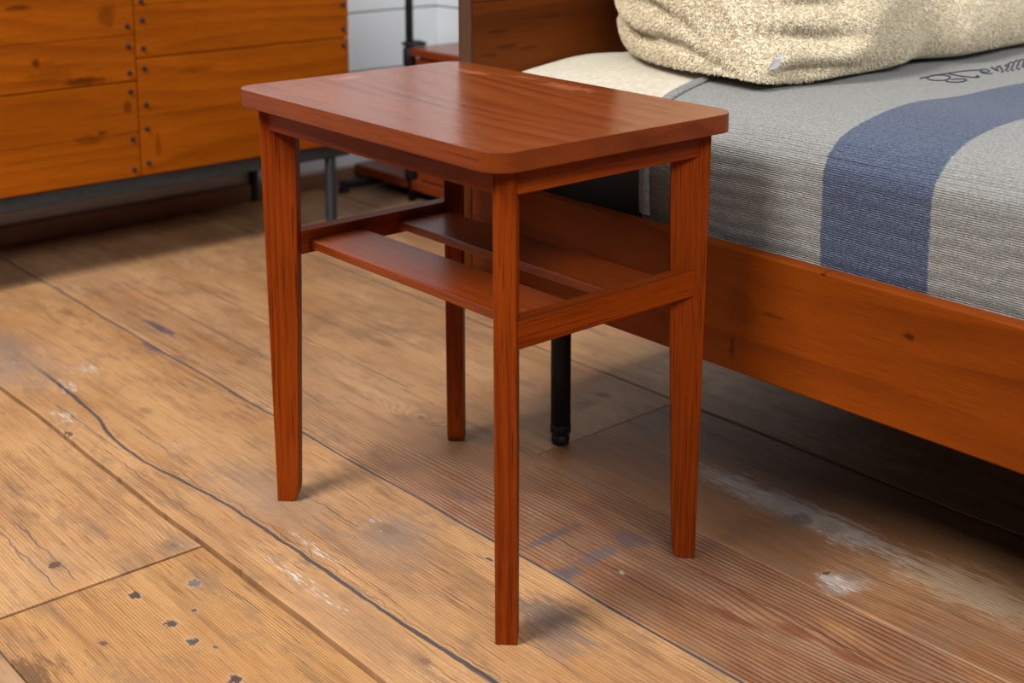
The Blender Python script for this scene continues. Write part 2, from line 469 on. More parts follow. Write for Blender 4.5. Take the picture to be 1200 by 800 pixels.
plank_dark = plank_material(
    'worn_pine_middle', (0.500, 0.285, 0.140), (0.385, 0.205, 0.095), (0.100, 0.027, 0.010), 75, 0.34,
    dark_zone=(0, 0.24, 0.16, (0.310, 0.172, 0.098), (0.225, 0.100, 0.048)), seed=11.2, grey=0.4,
    knots=((0.127, 0.334, 0.030, 0.075, 4.5), (0.150, 0.319, 0.018, 0.04, 2.0), (0.09, -0.40, 0.03, 0.10, 2.4),
           (0.12, -0.52, 0.03, 0.07, 2.0), (0.06, 0.70, 0.03, 0.06, 1.5)),
    cracks=((0.105, 0.66, 1.35, 0.0014, GREYC), (0.068, 0.44, 0.55, 0.0012, GREYC), (0.05, -0.35, -0.05, 0.0010, (0.07, 0.02, 0.01)),
            (0.125, -0.6, -0.2, 0.0013, (0.10, 0.03, 0.014)), (0.160, -0.3, 0.05, 0.0010, (0.12, 0.04, 0.02))),
    flecks=((0.10, 0.85, 0.06, 0.2, 0.66), (0.06, -0.05, 0.06, 0.08, 0.60), (0.03, -0.14, 0.04, 0.05, 0.60), (0.16, 0.2, 0.05, 0.1, 0.62)),
    stains=((0.000, -0.162, 0.030, 0.018, (0.09, 0.075, 0.085), 0.8), (0.060, -0.157, 0.045, 0.016, (0.13, 0.10, 0.10), 0.75),
            (0.118, -0.154, 0.025, 0.030, (0.10, 0.07, 0.08), 0.7), (0.050, -0.085, 0.060, 0.010, (0.10, 0.08, 0.085), 0.8),
            (0.06, -0.115, 0.055, 0.022, (0.24, 0.13, 0.08), 0.6), (0.036, 0.955, 0.014, 0.075, (0.09, 0.075, 0.09), 0.9),
            (0.075, -0.36, 0.012, 0.045, (0.16, 0.045, 0.018), 0.85), (0.105, -0.42, 0.010, 0.04, (0.17, 0.05, 0.02), 0.8),
            (0.112, -0.49, 0.010, 0.04, (0.18, 0.055, 0.02), 0.8), (0.03, 0.18, 0.03, 0.12, (0.21, 0.10, 0.055), 0.6),
            (0.10, 0.30, 0.05, 0.12, (0.30, 0.15, 0.08), 0.4), (0.035, 0.075, 0.02, 0.04, (0.1, 0.06, 0.06), 0.5)),
    holes=((0.052, -0.205, 0.004, 0.006, (0.33, 0.31, 0.29)), (0.150, 0.319, 0.006, 0.012, (0.2, 0.10, 0.06))))
plank_right = plank_material(
    'worn_pine_right', (0.355, 0.178, 0.080), (0.265, 0.112, 0.045), (0.14, 0.055, 0.024), 80, 0.35, seed=15.8, grey=0.6,
    knots=((0.33, -0.30, 0.05, 0.07, 1.6), (0.25, -0.39, 0.04, 0.05, 1.6)),
    cracks=((0.27, -0.6, -0.3, 0.0010, BRC),),
    flecks=((0.330, -0.20, 0.045, 0.16, 0.56), (0.315, -0.33, 0.045, 0.10, 0.55), (0.225, -0.39, 0.045, 0.035, 0.50),
            (0.30, -0.55, 0.05, 0.1, 0.60), (0.26, -0.1, 0.06, 0.2, 0.66)),
    stains=((0.335, -0.24, 0.035, 0.20, (0.47, 0.45, 0.43), 0.65), (0.228, -0.392, 0.04, 0.03, (0.50, 0.45, 0.40), 0.45), (0.318, -0.26, 0.03, 0.02, (0.11, 0.085, 0.08), 0.7), (0.27, -0.30, 0.05, 0.10, (0.19, 0.085, 0.045), 0.6),
            (0.33, -0.5, 0.05, 0.14, (0.45, 0.33, 0.22), 0.6), (0.21, -0.33, 0.02, 0.10, (0.20, 0.10, 0.055), 0.6)),
    holes=((0.226, -0.375, 0.010, 0.022, (0.40, 0.36, 0.32)), (0.236, -0.365, 0.012, 0.006, (0.10, 0.05, 0.03))))
plank_far = plank_material(
    'worn_pine_far', (0.500, 0.280, 0.130), (0.395, 0.200, 0.085), (0.20, 0.095, 0.045), 90, 0.30, seed=21.4, grey=0.5,
    knots=((0.30, 0.62, 0.04, 0.08, 1.5),),
    cracks=((0.206, 0.40, 1.15, 0.0016, GREYC), (0.33, 0.5, 1.0, 0.0010, BRC)),
    flecks=((0.27, 1.25, 0.05, 0.2, 0.55),),
    stains=((0.42, 0.20, 0.012, 0.02, (0.17, 0.05, 0.025), 0.9), (0.37, 0.19, 0.03, 0.02, (0.20, 0.075, 0.04), 0.7),
            (0.36, 0.33, 0.010, 0.05, (0.2, 0.12, 0.09), 0.7), (0.3, 0.2, 0.1, 0.1, (0.3, 0.18, 0.1), 0.5)))
plank_plain = plank_material('worn_pine_plain', (0.40, 0.235, 0.125), (0.32, 0.175, 0.088), (0.17, 0.08, 0.04), 90, 0.3, seed=27.0)
filler_grey = plain('grey_seam_filler', (0.040, 0.035, 0.036), 0.85)

fl_me = mesh_from('floor', [(-2.6, -3.4, -0.03), (1.40, -3.4, -0.03), (1.40, 1.85, -0.03), (-2.6, 1.85, -0.03),
                            (-2.6, -3.4, -0.06), (1.40, -3.4, -0.06), (1.40, 1.85, -0.06), (-2.6, 1.85, -0.06)],
                  [(0, 1, 2, 3), (7, 6, 5, 4), (0, 4, 5, 1), (1, 5, 6, 2), (2, 6, 7, 3), (3, 7, 4, 0)])
floor = tag(link('floor', fl_me, gap_dark), kind='structure')

SEAMS = {}
def seam_x(k, y):
    """slightly crooked plank edge"""
    base = {0: -1.10, 1: -0.83, 2: -0.565, 3: -0.286, 4: -0.012, 5: 0.197, 6: 0.492, 7: 0.835, 8: 1.09, 9: 1.38, -1: -1.38, -2: -1.7, -3: -2.0, -4: -2.3, -5: -2.6}[k]
    r = random.Random(k * 101 + 3)
    w = [r.uniform(0.5, 1.0) * s for s in (0.0028, 0.0018, 0.0012)]
    ph = [r.uniform(0, 6.28) for _ in range(3)]
    return base + w[0] * math.sin(y * 3 + ph[0]) + w[1] * math.sin(y * 9 + ph[1]) + w[2] * math.sin(y * 23 + ph[2])

def plank(k, y0, y1, mat, top=0.0, gl=0.0020, gr=0.0020, gy=0.0008, skew=0.0):
    n = 1 if k < 1 or k > 6 else max(2, int((min(y1, 1.7) - max(y0, -0.7)) / 0.03))
    ys = [y0 + gy + (y1 - y0 - 2 * gy) * i / n for i in range(n + 1)]
    rw = random.Random(k * 7 + int(y0 * 50))
    vs_, fs = [], []
    bz = 0.0015
    for i, y in enumerate(ys):
        jl, jr = rw.uniform(-0.0006, 0.0006), rw.uniform(-0.0006, 0.0006)
        xl, xr = seam_x(k, y) + gl + jl, seam_x(k + 1, y) - gr + jr
        yl, yr = y + skew * 0.5, y - skew * 0.5
        vs_ += [(xl, yl, -0.028), (xl, yl, top - bz), (xl + 0.0015, yl, top), (xr - 0.0015, yr, top), (xr, yr, top - bz), (xr, yr, -0.028)]
    for i in range(n):
        for j in range(5):
            a = i * 6 + j
            fs.append((a, a + 1, a + 7, a + 6))
    fs.append((5, 4, 3, 2, 1, 0))
    e = n * 6
    fs.append((e, e + 1, e + 2, e + 3, e + 4, e + 5))
    me = mesh_from('plank', vs_, fs)
    return link('plank', me, mat, floor)

plank(2, 0.187, 1.85, plank_left, top=-0.0035, skew=0.0)
plank(2, -3.4, 0.187, plank_near, top=-0.0055, gr=0.0012)
plank(3, -3.4, 1.36, plank_main)
plank(3, 1.36, 1.85, plank_plain)
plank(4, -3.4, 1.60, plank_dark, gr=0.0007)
plank(4, 1.60, 1.85, plank_plain)
plank(5, 0.105, 1.85, plank_far, gl=0.0012)
plank(5, -3.4, 0.105, plank_right, gy=0.0012, gl=0.0007)
plank(6, -3.4, 1.85, plank_far, gl=0.003)
for k in (7, 8):
    plank(k, -3.4, 1.05, plank_plain); plank(k, 1.05, 1.85, plank_plain)
for k in (-5, -4, -3, -2, -1, 0, 1):
    ym = -0.4 + 0.37 * ((k * 3) % 5)
    plank(k, -3.4, ym, plank_plain); plank(k, ym, 1.85, plank_plain)
# dirt packed into the seams
for k in (4, 6):
    ys = [-0.8 + 2.6 * i / 60 for i in range(61)]
    V, Fc = [], []
    for y in ys:
        x = seam_x(k, y)
        V += [(x - 0.0026, y, -0.0014), (x + 0.0026, y, -0.0014), (x + 0.0026, y, -0.02), (x - 0.0026, y, -0.02)]
    for i in range(60):
        for j in range(4):
            a, b = i * 4 + j, i * 4 + (j + 1) % 4
            Fc.append((a, b, b + 4, a + 4))
    tag(link('seam_filler', mesh_from('seam_filler', V, Fc), filler_grey, floor), kind='stuff')

# ------------------------------------------------------------------ walls
YW, XW, HW = 1.69, 1.246, 2.6
wall_back = tag(box('wall_back', (-2.6, YW + 0.006, 0), (XW + 0.12, YW + 0.12, HW), wall_white), kind='structure')
wall_right = tag(box('wall_right', (XW + 0.006, -3.4, 0), (XW + 0.12, YW + 0.006, HW), wall_white), kind='structure')
z0 = 0.0
zs = [0.0, 0.135, 0.285, 0.4385] + [0.4385 + 0.152 * i for i in range(1, 15)]
for i in range(len(zs) - 1):
    a, b = zs[i] + 0.002, min(zs[i + 1] - 0.002, HW)
    for nm, wp, lo, hi in (('shiplap_board', wall_back, (-2.6, YW - 0.012, a), (XW, YW + 0.006, b)),
                           ('shiplap_board', wall_right, (XW - 0.012, -3.4, a), (XW + 0.006, YW - 0.012, b))):
        o = box(nm, lo, hi, wall_white, None, 0.002)
        l = o.location.copy()
        o.parent = wp
        o.location = l - wp.location
tag(box('baseboard_back', (-2.6, YW - 0.034, 0.0), (0.985, YW - 0.0125, 0.042), skirting_brown), kind='structure')

# ------------------------------------------------------------------ side table (the subject)
HT, TT = 0.55, 0.0216
table = tag(empty('side_table', (0, 0, 0)), 'reddish brown wooden side table with two-slat lower shelf, beside the bed', 'side table')

def rounded_top(sx, sy, z0_, z1_, r, seg=10):
    pts = []
    for cx, cy, a0 in ((sx / 2 - r, sy / 2 - r, 0), (-sx / 2 + r, sy / 2 - r, 90), (-sx / 2 + r, -sy / 2 + r, 180), (sx / 2 - r, -sy / 2 + r, 270)):
        for i in range(seg + 1):
            a = math.radians(a0 + 90 * i / seg)
            pts.append((cx + r * math.cos(a), cy + r * math.sin(a)))
    bm = bmesh.new()
    lo = [bm.verts.new((a, b, z0_)) for a, b in pts]
    hi = [bm.verts.new((a, b, z1_)) for a, b in pts]
    bm.faces.new(list(reversed(lo))); bm.faces.new(hi)
    n = len(pts)
    for i in range(n):
        k = (i + 1) % n
        bm.faces.new((lo[i], lo[k], hi[k], hi[i]))
    es = [e for e in bm.edges if abs(e.verts[0].co.z - e.verts[1].co.z) < 1e-6]
    bmesh.ops.bevel(bm, geom=es, offset=0.0022, segments=3, affect='EDGES', profile=0.5)
    me = bm_mesh('tabletop', bm)
    for p in me.polygons:
        p.use_smooth = abs(p.normal.z) < 0.99
    me.materials.append(table_top); me.materials.append(table_edge_shaded)
    for p in me.polygons:
        p.material_index = 0 if p.normal.z > 0.6 else 1
    return me

link('tabletop', rounded_top(0.3589, 0.5309, -TT / 2, TT / 2, 0.03), table_top, table, (-0.0026, 0.0022, HT - TT / 2), (0, 0, -0.0176))

S2 = math.sqrt(0.5)
HL = HT - TT
leg_w, foot_w, leg_t = 0.0458, 0.0283, 0.0241
def leg_mesh():
    tilt = 0.0085                                 # the outer edge leans in towards the foot
    pts = [(0.0, HL), (tilt, 0.0), (tilt + foot_w - 0.010, 0.0), (tilt + foot_w - 0.005, 0.003), (tilt + foot_w - 0.0015, 0.009),
           (tilt + foot_w, 0.018), (leg_w - 0.002, HL * 0.55), (leg_w, HL * 0.8), (leg_w, HL)]
    # local x runs from the table's corner inwards; the outline is centred on its own middle
    return extrude_poly('leg', [(a - 0.02, b - HL / 2) for a, b in pts], leg_t, lambda a, b, t: (a, t, b))
lm = leg_mesh()
for sx, sy in ((-1, -1), (-1, 1), (1, -1), (1, 1)):
    ang = math.atan2(-sy, -sx)
    d = Vector((-sx * S2, -sy * S2, 0))
    link('leg', lm, table_z, table, Vector((sx * 0.1569, sy * 0.2371, HL / 2)) + d * 0.02, (0, 0, ang))

AX, AY, AT = 0.1565, 0.2365, 0.019
def mitred_bar(name, outer, inner, half, z_lo, z_hi, along, side, mat):
    """bar whose two ends are cut at 45 degrees to butt against the diagonal legs"""
    h_out, h_in = half(outer), half(inner)
    pts = [(-h_out, outer), (h_out, outer), (h_in, inner), (-h_in, inner)]
    cz = (z_lo + z_hi) / 2
    cm = (outer + inner) / 2
    if along == 'y':
        fn = lambda a, b, t: (side * (b - cm), a, t)
        loc = (side * cm, 0, cz)
    else:
        fn = lambda a, b, t: (a, side * (b - cm), t)
        loc = (0, side * cm, cz)
    return link(name, extrude_poly(name, pts, z_hi - z_lo, fn, 0.001), mat, table, loc)

# the legs' side faces run through (0.1569, 0.2371) shifted by half a leg thickness
half_y = lambda x: 0.2371 - (0.1569 - x) - leg_t * S2
half_x = lambda y: 0.1569 - (0.2371 - y) - leg_t * S2
for s in (-1, 1):
    mitred_bar('apron', AX, AX - AT, half_y, 0.4985, HL, 'y', s, table_y)
    mitred_bar('apron', AY, AY - AT, half_x, 0.4975, HL, 'x', s, table_x)
RT, RB = 0.3615, 0.331
leg_in = 0.003
half_xr = lambda y: 0.1569 - 0.0035 - (0.2371 - 0.0035 - y) - leg_t * S2
for s in (-1, 1):
    mitred_bar('side_rail', 0.2355, 0.2135, half_xr, RB, RT, 'x', s, table_x)
for x0, x1 in ((-0.107, -0.022), (0.036, 0.119)):
    box('slat', (x0, -0.2137, 0.3375), (x1, 0.2137, 0.349), table_slat, table, 0.0015, 2)

# ------------------------------------------------------------------ bed
bed = tag(empty('bed_frame', (0.72, -0.74, 0)), 'brown wooden bed frame with plain side rail and headboard on black iron legs', 'bed')
def bedbox(name, lo, hi, mat, bevel=0.002):
    o = Vector((0.72, -0.74, 0))
    return box(name, Vector(lo) - o, Vector(hi) - o, mat, bed, bevel, 2)
RX = 0.205
bedbox('side_rail', (RX, -1.78, 0.2227), (RX + 0.023, 0.2615, 0.3752), bed_y)
bedbox('side_rail', (1.205, -1.78, 0.2227), (1.228, 0.2615, 0.3752), bed_y)
bedbox('foot_rail', (RX + 0.0235, -1.78, 0.2227), (1.2045, -1.757, 0.3752), bed_x)
hb = bedbox('headboard', (RX, 0.262, 0.2227), (1.228, 0.2895, 0.3752), bed_x, 0.002)
bedbox('edge_strip', (RX, 0.2622, 0.3756), (RX + 0.0042, 0.2893, 0.86), bed_edge, 0.0006)
for za, zb in ((0.3756, 0.6300), (0.6304, 0.86)):
    o = Vector((0.72, -0.74, 0))
    c = Vector((RX + 0.0045, 0.262, za)); e = Vector((1.228, 0.2895, zb))
    p = box('plank', c - o - hb.location, e - o - hb.location, bed_x, None, 0.0015, 2)
    p.parent = hb
bedbox('bed_base', (RX + 0.0235, -1.7565, 0.255), (1.2045, 0.2615, 0.275), mattress_dark)
for lx, ly in ((0.2465, 0.112), (0.2465, -1.62), (1.18, 0.112), (1.18, -1.62)):
    l = lathe('leg', [(0.0145, 0.030), (0.0145, 0.2545)], black_iron, bed, (lx - 0.72, ly + 0.74, 0))
    f = lathe('leveling_foot', [(0.0095, 0.0), (0.0125, 0.001), (0.0132, 0.006), (0.0132, 0.012), (0.0105, 0.014), (0.0105, 0.016),
                                (0.0150, 0.018), (0.0152, 0.028), (0.0145, 0.0305)], black_iron, None, (0, 0, 0))
    f.parent = l

# mattress profile across the bed (x, z) : from the rail up, over the rounded edge, to the far side
PROF = [(0.2345, 0.340), (0.2315, 0.366), (0.2295, 0.39), (0.2285, 0.43), (0.2280, 0.465), (0.2295, 0.487), (0.2395, 0.5025),
        (0.2680, 0.5215), (0.3254, 0.5352), (0.4036, 0.5425), (0.518, 0.5400), (0.664, 0.5370), (0.85, 0.536), (1.05, 0.535),
        (1.16, 0.528), (1.195, 0.510), (1.203, 0.48), (1.2035, 0.42), (1.2035, 0.36)]
def catmull(P, n):
    P = [Vector(p) for p in P]
    Q = [P[0] * 2 - P[1]] + P + [P[-1] * 2 - P[-2]]
    out = []
    for i in range(1, len(Q) - 2):
        p0, p1, p2, p3 = Q[i - 1:i + 3]
        for j in range(n):
            t = j / n
            out.append(0.5 * ((2 * p1) + (p2 - p0) * t + (2 * p0 - 5 * p1 + 4 * p2 - p3) * t * t + (3 * p1 - p0 - 3 * p2 + p3) * t ** 3))
    out.append(P[-1])
    return out
PC = catmull(PROF, 6)
def offset_prof(P, d):
    out = []
    for i, p in enumerate(P):
        a, b = P[max(0, i - 1)], P[min(len(P) - 1, i + 1)]
        t = (b - a).normalized()
        out.append(p + Vector((-t.y, t.x)) * d)        # to the left of travel = outwards
    return out

def sheet(name, prof, ys, mat, thick, fn=None, smooth=True, closed=True):
    """sweep a profile along y, with thickness under it"""
    n, k = len(prof), len(ys)
    inner = offset_prof(prof, -thick)
    V = []
    for y in ys:
        for p, q in zip(prof, inner):
            a, b = (p.x, y, p.y), (q.x, y, q.y)
            if fn: a, b = fn(*a), fn(*b)
            V.append(a); V.append(b)
    Fc = []
    I = lambda j, i, s: (j * n + i) * 2 + s
    for j in range(k - 1):
        for i in range(n - 1):
            Fc.append((I(j, i, 0), I(j, i + 1, 0), I(j + 1, i + 1, 0), I(j + 1, i, 0)))
            Fc.append((I(j, i, 1), I(j + 1, i, 1), I(j + 1, i + 1, 1), I(j, i + 1, 1)))
        Fc.append((I(j, 0, 0), I(j + 1, 0, 0), I(j + 1, 0, 1), I(j, 0, 1)))
        Fc.append((I(j, n - 1, 0), I(j, n - 1, 1), I(j + 1, n - 1, 1), I(j + 1, n - 1, 0)))
    for i in range(n - 1):
        Fc.append((I(0, i, 0), I(0, i, 1), I(0, i + 1, 1), I(0, i + 1, 0)))
        Fc.append((I(k - 1, i, 0), I(k - 1, i + 1, 0), I(k - 1, i + 1, 1), I(k - 1, i, 1)))
    me = mesh_from(name, V, Fc, smooth)
    return me

# mattress body: the profile, 9 mm further in, closed at the bottom
mp = [p for p in offset_prof(PC, -0.0085)]
ys = [0.2585, 0.250, 0.235] + [0.2 - 0.1 * i for i in range(20)]
V, Fc = [], []
n = len(mp)
for j, y in enumerate(ys):
    sh = 1.0 if j > 1 else (0.985 if j else 0.96)
    for p in mp:
        V.append((0.72 + (p.x - 0.72) * (1 if j > 1 else 0.995), y, max(0.2765, 0.40 + (p.y - 0.40) * sh)))
for j in range(len(ys) - 1):
    for i in range(n):
        a, b = j * n + i, j * n + (i + 1) % n
        Fc.append((a, b, b + n, a + n))
Fc.append(tuple(reversed(range(n)))); Fc.append(tuple((len(ys) - 1) * n + i for i in range(n)))
# lowest rows sit on the bed base
mat_me = mesh_from('mattress', V, Fc, False)
for v in mat_me.vertices:
    if v.co.z < 0.37: v.co.z = 0.2765
tag(link('mattress', mat_me, mattress_dark), 'dark mattress lying in the brown bed frame under the blanket', 'mattress')

# ---- fleece pad over the head end of the mattress
fleece = Mat('cream_fleece', 0.95, 0.1)
fx, fy, fz = fleece.xyz()
n1 = fleece.noise(fleece.vec(fx, fy, fz), 120, 4, 0.6)
fleece.bump(n1, 0.5, 0.003)
fleece.b.inputs['Sheen Weight'].default_value = 0.15
fleece_mat = fleece.out(fleece.mix(n1.smooth(0.3, 0.7), (0.42, 0.375, 0.29), (0.50, 0.46, 0.375)))
sherpa = Mat('beige_sherpa', 0.95, 0.1)
sx_, sy_, sz_ = sherpa.xyz()
n1 = sherpa.noise(sherpa.vec(sx_, sy_, sz_), 160, 4, 0.6)
sherpa.b.inputs['Sheen Weight'].default_value = 0.1
sherpa_mat = sherpa.out(sherpa.mix(n1.smooth(0.3, 0.7), (0.68, 0.59, 0.43), (0.79, 0.72, 0.57)))

padp = offset_prof([p for p in PC if 0.233 < p.x < 1.19 and p.y > 0.495], -0.003)
pad_ys = [0.2575, 0.254, 0.245, 0.23, 0.21] + [0.18 - 0.03 * i for i in range(11)]
def pad_fn(x, y, z):
    d = max(0, y - 0.20) / 0.058
    return (x, y, z - 0.006 * d ** 3 + 0.0012 * math.sin(x * 40 + y * 13))
pad_me = sheet('fleece_pad', padp, pad_ys, fleece_mat, 0.005, pad_fn)
pad = tag(link('fleece_pad', pad_me, fleece_mat), 'cream fleece mattress pad showing between headboard and grey blanket', 'mattress pad')

def fur(name, me, count, length, width, mat, parent, up_bias, jitter, sel=None, lean=(0, 0, 0)):
    """a pile of short curved tufts standing on a mesh, all in one part"""
    nv = len(me.vertices)
    co = np.empty(nv * 3); me.vertices.foreach_get('co', co); co = co.reshape(-1, 3)
    me.calc_loop_triangles()
    nt_ = len(me.loop_triangles)
    tri = np.empty(nt_ * 3, dtype=np.int32); me.loop_triangles.foreach_get('vertices', tri); tri = tri.reshape(-1, 3)
    a, b, c = co[tri[:, 0]], co[tri[:, 1]], co[tri[:, 2]]
    nr = np.cross(b - a, c - a); ar = np.linalg.norm(nr, axis=1)
    nr = nr / np.maximum(ar, 1e-12)[:, None]
    w = ar.copy()
    if sel is not None: w = w * sel((a + b + c) / 3, nr)
    pick = rng.choice(nt_, size=count, p=w / w.sum())
    u = rng.random(count); v = rng.random(count); fl = u + v > 1
    u[fl] = 1 - u[fl]; v[fl] = 1 - v[fl]
    p = a[pick] + (b - a)[pick] * u[:, None] + (c - a)[pick] * v[:, None]
    nn = nr[pick]
    d = nn * up_bias + rng.normal(size=(count, 3)) * jitter + np.array(lean)
    # neighbouring tufts lean the same way
    ph = np.stack([np.sin(p[:, 0] * 1150 + 3 * np.sin(p[:, 1] * 730)), np.sin(p[:, 1] * 1070 + 3 * np.sin(p[:, 2] * 640)), np.sin(p[:, 2] * 1110 + 3 * np.sin(p[:, 0] * 710))], 1)
    d = d + ph * 0.22
    d /= np.linalg.norm(d, axis=1)[:, None]
    side = np.cross(d, rng.normal(size=(count, 3))); side /= np.linalg.norm(side, axis=1)[:, None]
    L = length * rng.uniform(0.6, 1.15, count)[:, None]
    W = width * rng.uniform(0.7, 1.3, count)[:, None]
    curl = ph * 0.3 - np.array([0, 0, 0.25])
    p0 = p - nn * 0.0008
    mid = p0 + d * L * 0.55
    tip = p0 + d * L + curl * L * 0.35
    verts = np.stack([p0 - side * W, p0 + side * W, mid + side * W * 0.8, mid - side * W * 0.8, tip], 1).reshape(-1, 3)
    base = np.arange(count) * 5
    me2 = bpy.data.meshes.new(name)
    me2.vertices.add(count * 5)
    me2.vertices.foreach_set('co', verts.ravel())
    loops = np.stack([base, base + 1, base + 2, base + 3, base + 3, base + 2, base + 4], 1).ravel()
    me2.loops.add(len(loops)); me2.loops.foreach_set('vertex_index', loops.astype(np.int32))
    starts = np.stack([np.arange(count) * 7, np.arange(count) * 7 + 4], 1).ravel()
    me2.polygons.add(count * 2)
    me2.polygons.foreach_set('loop_start', starts.astype(np.int32))
    me2.polygons.foreach_set('use_smooth', np.ones(count * 2, dtype=bool))
    me2.update(calc_edges=True)
    me2.validate()
    return tag(link(name, me2, mat, parent), kind='stuff')

fur('pile', pad_me, 42000, 0.0034, 0.0007, fleece_mat, pad, 1.0, 0.45,
    sel=lambda c, nrm: ((nrm[:, 2] > 0.3) & (c[:, 0] < 0.85)).astype(float))

# ---- blanket
YB0 = -0.043
wool = Mat('striped_wool', 0.92, 0.12)
wx, wy, wz = wool.xyz('World')
ribn = wool.noise(wool.vec(wx * 30, wy * 30, wz * 30), 1.0, 2)
heath = wool.noise(wool.vec(wx * 600, wy * 300, wz * 600), 1.0, 3, 0.7)
hea2 = wool.noise(wool.vec(wx * 180, wy * 120, wz * 180), 1.0, 4, 0.7)
edge = wool.noise(wool.vec(wx * 200, wy * 200, wz * 200), 1.0, 2) * 0.004 + wool.noise(wool.vec(wx * 9, wy * 2, wz * 9), 1.0, 1) * 0.006
yy = wy + edge - 0.005
band = yy.smooth(-0.341, -0.344) * yy.smooth(-0.4855, -0.4825)
band = band.max(yy.smooth(-1.05, -1.053) * yy.smooth(-1.193, -1.190))
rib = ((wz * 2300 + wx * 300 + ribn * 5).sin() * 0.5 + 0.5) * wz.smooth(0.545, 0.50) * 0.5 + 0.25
gcol = wool.mix(heath.smooth(0.28, 0.72), (0.175, 0.173, 0.166), (0.33, 0.33, 0.318))
bcol = wool.mix(heath.smooth(0.30, 0.74), (0.040, 0.050, 0.095), (0.120, 0.150, 0.215))
wc = wool.mix(band, gcol, bcol)
wc = wool.bright(wc, hea2 * 0.35 + 0.83)
wc = wool.bright(wc, rib * 0.40 + 0.64)  # rib self-shadow put into the colour: grooves darker than crests on the side
wool.bump(rib * 1.2 + heath * 0.5, 0.7, 0.0022)
wool.b.inputs['Sheen Weight'].default_value = 0.12
wool_mat = wool.out(wc)
hem_m = Mat('grey_wool_hem', 0.92, 0.1)
hx, hy, hz = hem_m.xyz()
hn = hem_m.noise(hem_m.vec(hx * 200, hy * 500, hz * 200), 1.0, 3, 0.6)
hem_m.bump(hn, 0.5, 0.002)
hem_mat = hem_m.out(hem_m.mix(hn.smooth(0.3, 0.7), (0.14, 0.14, 0.14), (0.24, 0.24, 0.235)))

def blanket_edge_y(x):
    return YB0 - 0.012 * math.exp(-((x - 0.23) / 0.06) ** 2) - 0.004 * math.sin(x * 9)
def blanket_fn(x, y, z):
    d = YB0 - y                                     # distance from the head-end edge
    e = math.exp(-(d / 0.05) ** 2)
    y2 = y + (blanket_edge_y(x) - YB0) * e
    # the lower corner at the head end is not tucked in
    low = max(0.0, 0.47 - z)
    lift = math.exp(-(d / 0.055) ** 2)
    z2 = z + lift * low * 0.22
    x2 = x - (0.0022 * math.sin(d * 55 + z * 25) * math.exp(-d / 0.2) * min(1, low * 9) if x < 0.3 else 0)
    if z > 0.5:
        z2 += 0.0012 * math.sin(x * 17 + y * 9) + 0.0009 * math.sin(x * 31 - y * 23)
    else:
        x2 -= 0.0012 * math.sin(y * 19 + z * 11)
    return (x2, y2, z2)
bp0 = offset_prof(PC, 0.0012)
# resample finely and raise the woven ribs of the hanging side
def resample(P, step):
    out, acc = [P[0]], 0.0
    for a, b in zip(P[:-1], P[1:]):
        L = (b - a).length
        n_ = max(1, int(L / step))
        out += [a + (b - a) * (k_ / n_) for k_ in range(1, n_ + 1)]
    return out
_side = [p for p in bp0 if p.x < 0.30]
_top = [p for p in bp0 if p.x >= 0.30]
_side = resample(_side, 0.00060)
_ribs, _len = [], 0.0
for k_, p in enumerate(_side):
    a, b = _side[max(0, k_ - 2)], _side[min(len(_side) - 1, k_ + 2)]
    t_ = (b - a).normalized(); n_ = Vector((-t_.y, t_.x))
    if k_: _len += (p - _side[k_ - 1]).length
    w_ = max(0.0, min(1.0, (0.528 - p.y) / 0.03)) * (1.0 if k_ < len(_side) - 3 else 0.0)
    _ribs.append(p + n_ * (0.00048 * w_ * math.sin(_len * 2 * math.pi / 0.0024)))
bp = _ribs + _top
b_ys = [YB0 - t for t in (0, 0.004, 0.010, 0.0165, 0.019, 0.021, 0.024, 0.03, 0.04)] + [YB0 - 0.05 - 0.02 * i for i in range(82)]
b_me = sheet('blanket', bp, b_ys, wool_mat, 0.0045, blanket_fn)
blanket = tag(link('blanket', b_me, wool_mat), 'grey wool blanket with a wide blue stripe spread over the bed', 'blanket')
# folded hem at the head end: a soft rounded lip
V, Fc = [], []
nh = 10
hp = [p for p in offset_prof(PC, 0.0015)][4:]
for i, p in enumerate(hp):
    a, b = hp[max(0, i - 1)], hp[min(len(hp) - 1, i + 1)]
    t = (b - a).normalized(); nn = Vector((-t.y, t.x))
    for j in range(nh):
        an = 2 * math.pi * j / nh
        yy_ = YB0 - 0.0065 + 0.0095 * math.cos(an)
        q = p + nn * (0.0008 + 0.0042 * math.sin(an))
        V.append(blanket_fn(q.x, yy_, q.y))
for i in range(len(hp) - 1):
    for j in range(nh):
        a, b = i * nh + j, i * nh + (j + 1) % nh
        Fc.append((a, b, b + nh, a + nh))
Fc.append(tuple(range(nh))); Fc.append(tuple(reversed([(len(hp) - 1) * nh + j for j in range(nh)])))
link('hem', mesh_from('hem', V, Fc, True), hem_mat, blanket)

